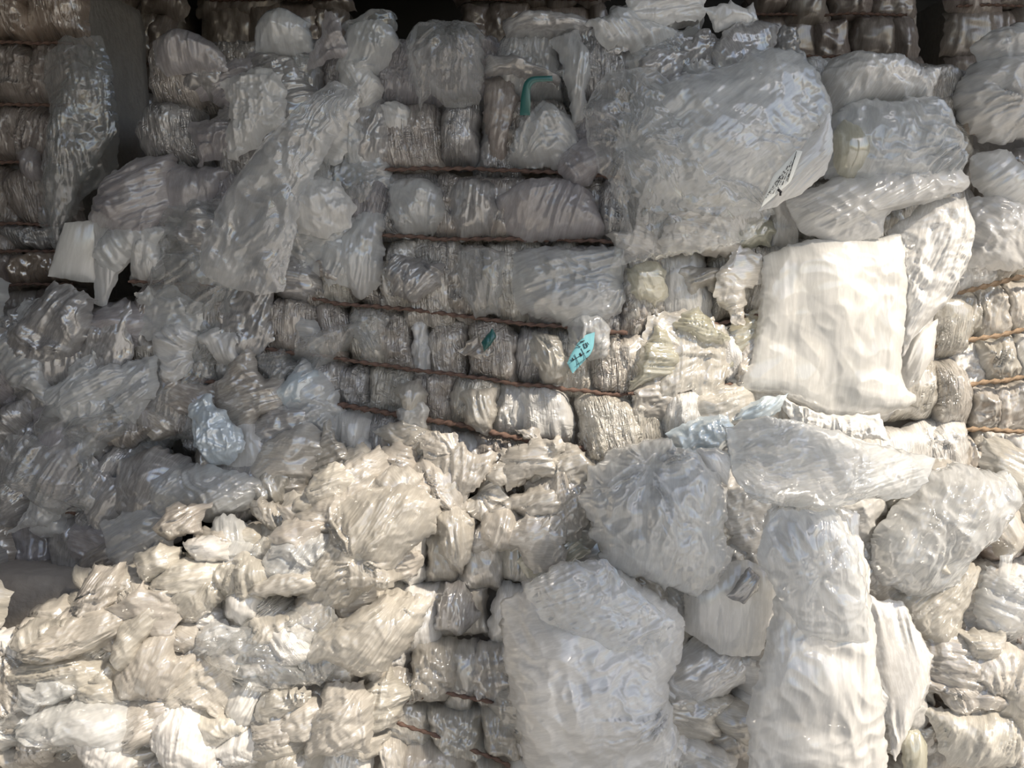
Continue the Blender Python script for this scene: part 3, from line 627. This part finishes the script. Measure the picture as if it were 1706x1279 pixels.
for row in range(6):          # rows of tiny print running down the label
    x0, y0 = 1325 - row * 6.2, 260 + row * 8.2; x1, y1 = 1309 - row * 7.0, 306 + row * 5.4
    tt = 0.
    while tt < .93:
        l = rr.uniform(.04, .16)
        a = (x0 + (x1 - x0) * tt, y0 + (y1 - y0) * tt); c = (x0 + (x1 - x0) * (tt + l), y0 + (y1 - y0) * (tt + l))
        ink(t, a, c, rr.uniform(.7, 1.5), -.1925); tt += l + rr.uniform(.03, .12)
ink(t, (1327, 252), (1312, 303), 1.0, -.1925); ink(t, (1296, 315), (1302, 321), 4.5, -.1925); ink(t, (1300, 321), (1300, 326), 3.5, -.1925)

# white bag at the back with twisted ear
o = [(1366, 125), (1385, 96), (1420, 88), (1470, 98), (1512, 96), (1535, 120), (1553, 140), (1552, 170), (1500, 182), (1440, 182), (1400, 205), (1378, 190)]
t = thing('plastic_bag', 'bluish white crumpled bag on top of the stack with a twisted ear', 'bag', o, .10, BG)
patch('bag_body', o, .10, 'white', t, bulge=.10, closed=True, fold=.010, lam=.03, cru=.012, crs=.05, res=2.3, fdir=.5)
patch('twisted_ear', [(1528, 122), (1545, 112), (1568, 113), (1560, 138), (1548, 152), (1535, 145)], .08, 'white', t, bulge=.02, fold=.008, lam=.015, jag=3, fdir=-.8, res=2)
# clear bag with a greenish lining, below it
o = [(1378, 200), (1420, 166), (1470, 172), (1550, 158), (1572, 182), (1592, 222), (1613, 242), (1612, 272), (1580, 300), (1500, 322), (1420, 335), (1372, 292)]
t = thing('plastic_bag', 'clear bag with a pale green lining below the bluish white bag', 'bag', o, .05, BG)
bag(t, o, .05, 'haze', 'milky', .11, fdir=.3, gather=(1600, 250))
patch('lining', [(1388, 225), (1405, 200), (1440, 205), (1458, 240), (1450, 285), (1410, 300), (1388, 275)], -.01, 'yellow', t, bulge=.05, fold=.006, lam=.03)
# milky bag under it
o = [(1305, 335), (1390, 295), (1500, 272), (1590, 262), (1622, 312), (1560, 335), (1482, 348), (1472, 392), (1400, 412), (1330, 385)]
t = sheet('plastic_bag', 'milky drooping bag under the clear bag with pale green lining', 'bag', o, .02, 'milky', BG, bulge=.08, closed=True, fold=.012, lam=.05, cru=.014, crs=.08, res=2.3, fdir=1.1)
# right edge, above the rope bound bale
o = [(1590, 155), (1615, 112), (1660, 100), (1725, 95), (1728, 232), (1650, 240), (1610, 226), (1594, 200)]
t = thing('plastic_bag', 'tan tinted bag at the right edge in half shade', 'bag', o, .22, BG); bag(t, o, .22, 'milky', 'tan', .10, fdir=1.2, gather=(1700, 190))
scrap('film_wad', 'clear film cap over the tan tinted bag', 'film scrap', [(1616, 82), (1650, 52), (1690, 38), (1735, 44), (1735, 102), (1680, 112), (1630, 110)], .20, 'haze', bulge=.06, fold=.010, lam=.03, cru=.012, res=2.3, fdir=1.3)
scrap('plastic_sheet', 'smooth pale film under the tan tinted bag at the right edge', 'sheet', [(1612, 262), (1640, 250), (1685, 254), (1730, 305), (1725, 355), (1650, 338), (1618, 305)], .22, 'satin', SG, bulge=.04, fold=.006, lam=.06, fdir=.9, res=2.4)
scrap('plastic_sheet', 'crinkled cream film above the top rope at the right edge', 'sheet', [(1606, 330), (1660, 322), (1730, 350), (1728, 440), (1690, 452), (1640, 448), (1604, 440)], .22, 'milky', SG, bulge=.05, fold=.012, lam=.04, fdir=-.9, cru=.014, res=2.4, jag=5)
# long hanging white sheets
o = [(1272, 425), (1340, 400), (1430, 395), (1505, 388), (1512, 470), (1502, 560), (1498, 640), (1540, 671), (1470, 692), (1380, 702), (1300, 656), (1225, 650), (1248, 600), (1264, 520)]
t = thing('plastic_sheet', 'long smooth white sheet hanging down in full sun', 'sheet', o, .03, SG)
patch('film_panel', o, .03, 'satin', t, bulge=.06, fold=.004, lam=.11, an=14, cru=.009, crs=.13, res=2.3, q=.4, jag=3, wave=.03, cor=[0, 3, 8, 11])
patch('film_fringe', [(1292, 658), (1380, 692), (1465, 690), (1478, 730), (1420, 734), (1330, 718)], .0, 'white', t, bulge=.02, fold=.010, lam=.02, cru=.01, crs=.04, res=2.3)
o = [(1478, 385), (1545, 332), (1610, 328), (1621, 380), (1606, 450), (1572, 512), (1520, 560), (1498, 600), (1490, 500)]
t = thing('plastic_sheet', 'crinkled white sheet draped beside the long smooth one', 'sheet', o, .08, SG)
patch('film_panel', o, .08, 'white', t, bulge=.08, fold=.014, lam=.045, an=7, cru=.010, crs=.05, res=2.3, q=.5, jag=3, fdir=.35)
patch('film_fold', [(1530, 545), (1562, 532), (1556, 590), (1530, 640), (1505, 650), (1500, 600)], .12, 'satin', t, bulge=.03, fold=.006, lam=.03, fdir=.4, jag=2)
# bluish shreds behind the twisted bag
scrap('film_shred', 'grey blue crinkled shred above the knotted bag', 'film scrap', [(1108, 722), (1160, 695), (1215, 690), (1228, 730), (1185, 762), (1140, 765)], -.06, 'blue', bulge=.04, fold=.012, lam=.02, cru=.012, crs=.04, fdir=1.2)
scrap('film_shred', 'grey blue twisted shred under the long smooth white sheet', 'film scrap', [(1218, 700), (1250, 668), (1312, 655), (1300, 685), (1262, 705)], -.04, 'blue', bulge=.03, fold=.012, lam=.015, fdir=1.1)
# the grey twisted sheet and its hanging tail
o = [(1208, 712), (1260, 692), (1340, 702), (1420, 727), (1500, 747), (1556, 766), (1546, 802), (1510, 832), (1440, 832), (1380, 850), (1310, 845), (1250, 832), (1220, 790)]
t = thing('plastic_sheet', 'grey white sheet knotted in the middle with a long hanging tail', 'sheet', o, -.16, SG)
patch('film_wing', o, -.16, 'haze', t, bulge=.10, closed=True, fold=.014, lam=.04, an=5, cru=.010, crs=.07, res=2.3, fdir=1.35, gather=[(1320, 850), (1215, 760)], gfold=.03, gk=24)
patch('hanging_tail', [(1285, 838), (1345, 842), (1400, 850), (1432, 920), (1450, 1010), (1456, 1080), (1470, 1180), (1482, 1310), (1370, 1312), (1250, 1310), (1245, 1180), (1265, 1100), (1290, 1010), (1298, 965), (1255, 930), (1268, 885)], -.14, 'satin', t, bulge=.10, fold=.006, lam=.075, an=14, cru=.013, crs=.11, res=2.3, q=.45, jag=4, wave=.02, gather=(1330, 835), gfold=.035, gk=26, cor=[0, 2, 7, 9])
patch('film_wrap', [(1270, 885), (1300, 850), (1390, 850), (1428, 910), (1442, 985), (1452, 1060), (1420, 1075), (1340, 1060), (1300, 1000), (1258, 930)], -.22, 'haze', t, bulge=.06, fold=.012, lam=.05, cru=.012, crs=.07, res=2.3, fdir=-.15)
patch('torn_end', [(1248, 945), (1268, 960), (1262, 985), (1240, 1006), (1212, 992), (1232, 965)], -.10, 'grey', t, bulge=.02, fold=.006, lam=.02, fdir=.8, jag=3, res=2)
# knotted clear bag in the centre right
o = [(983, 775), (1030, 742), (1090, 728), (1150, 745), (1198, 792), (1214, 832), (1205, 880), (1222, 935), (1190, 972), (1150, 990), (1110, 975), (1050, 962), (1008, 942), (988, 900), (968, 840)]
t = thing('plastic_bag', 'plump clear bag lit from the side above the biggest bag', 'bag', o, -.14, BG)
bag(t, o, -.14, 'haze', 'cream', .15, gather=(1075, 775))
patch('bag_ear', [(1160, 748), (1190, 742), (1222, 765), (1215, 805), (1190, 800), (1168, 775)], -.14, 'white', t, bulge=.03, fold=.008, lam=.02, fdir=-.6)
# the biggest bag at the bottom
o = [(834, 1012), (880, 975), (930, 938), (1000, 928), (1060, 965), (1112, 1000), (1146, 1032), (1132, 1092), (1112, 1150), (1126, 1212), (1132, 1265), (1100, 1312), (990, 1315), (890, 1312), (858, 1200), (838, 1110)]
t = thing('plastic_bag', 'biggest greyish white bag bulging out at the bottom', 'bag', o, -.16, BG)
bag(t, o, -.16, 'milky', 'white', .20, fdir=1.2, gather=[(1120, 1165)], fold=.010, crs=.11)
patch('film_wrap', [(872, 978), (905, 955), (960, 930), (1010, 935), (1060, 985), (1130, 1040), (1100, 1090), (1000, 1080), (900, 1030)], -.335, 'clear', t, bulge=.03, fold=.008, lam=.04, cru=.010, crs=.06, res=2.3, fdir=1.2)
# yellow-green scrap beside it
scrap('film_scrap', 'olive yellow film scrap between the two plump bags', 'film scrap', [(860, 935), (900, 900), (960, 893), (985, 920), (940, 945), (880, 965)], -.03, 'yellow', bulge=.03, fold=.008, lam=.03, fdir=1.0)
# white sheets right of the tail
scrap('plastic_sheet', 'bright white sheet in sun right of the hanging tail', 'sheet', [(1440, 985), (1470, 1000), (1502, 998), (1530, 1050), (1556, 1092), (1545, 1150), (1520, 1205), (1492, 1270), (1468, 1180), (1452, 1080)], -.02, 'white', SG, bulge=.05, fold=.012, lam=.035, an=9, fdir=-.2, res=2.3, jag=4)
scrap('plastic_sheet', 'narrow bright sheet end hanging behind the knotted grey sheet', 'sheet', [(1385, 842), (1428, 850), (1440, 920), (1452, 965), (1446, 1002), (1430, 960), (1400, 880)], -.06, 'white', SG, bulge=.02, fold=.006, lam=.03, jag=4)
scrap('plastic_sheet', 'smooth cream panel between the plump bag and the hanging tail', 'sheet', [(1140, 985), (1230, 930), (1300, 950), (1300, 1000), (1268, 1090), (1200, 1090), (1140, 1050)], -.03, 'satin', SG, bulge=.04, fold=.005, lam=.06, jag=3)
# bag on the right
o = [(1450, 892), (1490, 842), (1530, 792), (1600, 771), (1682, 790), (1702, 830), (1662, 892), (1622, 922), (1592, 972), (1530, 1001), (1480, 976), (1455, 960)]
t = thing('plastic_bag', 'pale slumped bag below the rope bound bale at the right edge', 'bag', o, .0, BG)
bag(t, o, .0, 'haze', 'cream', .13, fdir=.5, gather=(1520, 998))
for k, (lab_, ou) in enumerate((('thin clear strip dangling under the pale slumped bag', [(1545, 990), (1562, 985), (1560, 1030), (1555, 1075), (1543, 1062), (1540, 1020)]),
                               ('twisted clear strip dangling near the right edge', [(1665, 925), (1690, 920), (1676, 985), (1672, 1040), (1660, 1062), (1654, 1020), (1662, 970)]))):
    scrap('film_strip', lab_, 'film strip', ou, .03, 'haze', bulge=.01, fold=.005, lam=.012, jag=1, res=2)
# clear strip, upper left
o = [(500, 175), (555, 132), (602, 140), (592, 182), (545, 252), (512, 322), (484, 420), (474, 482), (432, 496), (390, 482), (330, 452), (336, 410), (370, 330), (422, 255)]
t = thing('plastic_sheet', 'long clear film strip widening downward over the shaded bale', 'sheet', o, off(F_left, -.16), SG)
patch('film_panel', o, off(F_left, -.16), 'strip', t, bulge=.05, fold=.0045, lam=.06, an=9, cru=.011, crs=.07, res=2.2, fdir=.45, jag=3, wave=.02, cor=[0, 2, 7, 11], gather=(575, 140), gfold=.02, gk=30)
# dark lilac film at the left
o = [(70, 95), (110, 62), (170, 60), (190, 130), (200, 220), (190, 300), (135, 330), (112, 390), (92, 424), (66, 372), (70, 262), (85, 180)]
t = thing('plastic_sheet', 'dim lilac tinted clear film hanging at the upper left', 'sheet', o, .57, SG)
patch('film_panel', o, .57, 'clear', t, bulge=.06, fold=.012, lam=.03, an=6, cru=.010, crs=.05, res=2.4, jag=4)
patch('film_fold', [(85, 180), (125, 100), (180, 120), (195, 220), (130, 320), (95, 410), (72, 350)], .53, 'clear', t, bulge=.03, fold=.012, lam=.025, an=7, cru=.006, res=2.4, jag=4)
# pale flat sheet, left
o = [(108, 372), (160, 365), (164, 392), (160, 471), (137, 470), (80, 460), (94, 412)]
t = thing('plastic_sheet', 'pale grey flat cut sheet hanging at the left', 'sheet', o, .36, SG)
patch('film_panel', o, .36, 'satin', t, bulge=.015, fold=.003, lam=.05, jag=1, fdir=.2, res=2.4)
patch('film_fold', [(158, 366), (226, 362), (228, 425), (196, 460), (176, 512), (156, 505), (160, 430)], .34, 'milky', t, bulge=.02, fold=.008, lam=.04, an=9, jag=2, res=2.4)
# small pieces
scrap('film_wad', 'ice blue crumpled film wad in shade', 'film scrap', [(316, 676), (345, 654), (376, 690), (402, 712), (412, 746), (382, 771), (350, 772), (322, 742)], off(F_left, -.14), 'blue', bulge=.05, fold=.012, lam=.02, cru=.014, crs=.03, jag=4, res=2)
scrap('film_wad', 'dusky pink film knob at the left edge', 'film scrap', [(30, 252), (50, 244), (70, 256), (72, 300), (55, 304), (36, 288)], .60, 'lilac', bulge=.04, fold=.006, lam=.015, jag=2, res=2)
scrap('film_wad', 'lilac crumpled film at the upper left corner of the shaded bale', 'film scrap', [(256, 70), (290, 48), (340, 60), (372, 90), (380, 120), (330, 118), (280, 130), (258, 108)], off(F_left, -.10), 'lilac', bulge=.06, fold=.010, lam=.03, cru=.010, res=2.2)
scrap('film_wad', 'clear dome of film standing on the shaded bale top', 'film scrap', [(424, 40), (445, 18), (480, 16), (518, 38), (522, 85), (470, 96), (425, 88)], off(F_left, -.06), 'haze', bulge=.07, closed=True, fold=.008, lam=.03, cru=.008, res=2.2)
scrap('film_wad', 'whitish ragged film wad left of the long clear strip', 'film scrap', [(372, 140), (420, 112), (470, 118), (478, 200), (440, 235), (392, 272), (372, 250), (385, 200)], off(F_left, -.12), 'milky', bulge=.05, fold=.010, lam=.03, cru=.014, crs=.035, jag=5, res=2.2)
scrap('film_wad', 'round crumpled film wad right of the long clear strip', 'film scrap', [(492, 320), (520, 292), (565, 300), (592, 340), (585, 375), (540, 400), (500, 388), (484, 360)], off(F_left, -.12), 'milky', bulge=.06, fold=.010, lam=.025, cru=.012, crs=.04, res=2.2)
# white tufts on the top edge
scrap('film_tuft', 'small white pointed film tuft on the top edge', 'film scrap', [(1218, 42), (1232, 22), (1255, 4), (1262, 30), (1268, 48), (1240, 54), (1220, 50)], .14, 'white', bulge=.03, fold=.008, lam=.012, jag=2, res=2)
scrap('film_tuft', 'grey crumpled film tuft behind the big clear bag', 'film scrap', [(1290, 62), (1305, 42), (1325, 48), (1336, 90), (1318, 105), (1295, 95)], .12, 'grey', bulge=.03, fold=.008, lam=.014, cru=.008, crs=.03, res=2)
# green strap loop, cyan tag, coloured scraps
o = [(866, 192), (868, 160), (873, 136), (884, 127), (920, 126), (921, 135), (890, 137), (883, 146), (884, 170), (883, 192)]
scrap('packing_strap', 'short green packing strap bent over at the top of the shaded bale', 'strap', o, off(F_left, -.13), 'green', bulge=.004, fold=.0, jag=0, cor=[0, 4, 5, 9], res=1.5)
t = thing('paper_tag', 'cyan paper tag with handwriting on the middle bale', 'tag', [(945, 600), (968, 560), (990, 556), (985, 585), (955, 620)], -.03)
patch('tag_sheet', [(962, 572), (975, 558), (991, 553), (989, 578), (984, 590), (954, 622), (945, 605), (950, 592)], -.075, 'cyan', t, bulge=.006, fold=.001, lam=.03, jag=0, cor=[0, 2, 5, 6], res=1.6)
for a, c, wd in (((951, 602), (974, 588), .8), ((960, 608), (984, 592), .7), ((957, 590), (967, 612), .8), ((968, 580), (978, 600), .8),   # ruled lines
                 ((972, 572), (974, 580), 1.3), ((974, 580), (978, 578), 1.2), ((975, 571), (979, 578), 1.2), ((978, 570), (981, 574), 1.2), ((966, 570), (974, 567), 1.6), ((978, 586), (983, 583), 1.6), ((961, 575), (967, 578), 1.4),  # handwriting
                 ((966, 588), (969, 593), 3.0), ((953, 596), (956, 600), 2.0)):
    ink(t, a, c, wd, -.083)
scrap('film_scrap', 'small teal film scrap poking out of the middle bale', 'film scrap', [(802, 570), (812, 556), (822, 545), (826, 560), (818, 575), (806, 586)], off(F_left, -.07), 'green', bulge=.01, fold=.003, lam=.01, jag=1, res=1.6)
scrap('film_scrap', 'tiny dark blue film scrap where sun meets shade', 'film scrap', [(540, 768), (552, 760), (562, 770), (556, 780), (544, 781)], off(F_left, -.12), 'bluedk', bulge=.01, fold=.003, lam=.01, jag=1, res=1.6)
scrap('film_scrap', 'pale lime film scrap at the bottom right', 'film scrap', [(1500, 1225), (1530, 1215), (1545, 1240), (1540, 1300), (1505, 1300)], -.01, 'yellow', bulge=.03, fold=.005, lam=.03, jag=2, res=2.2)
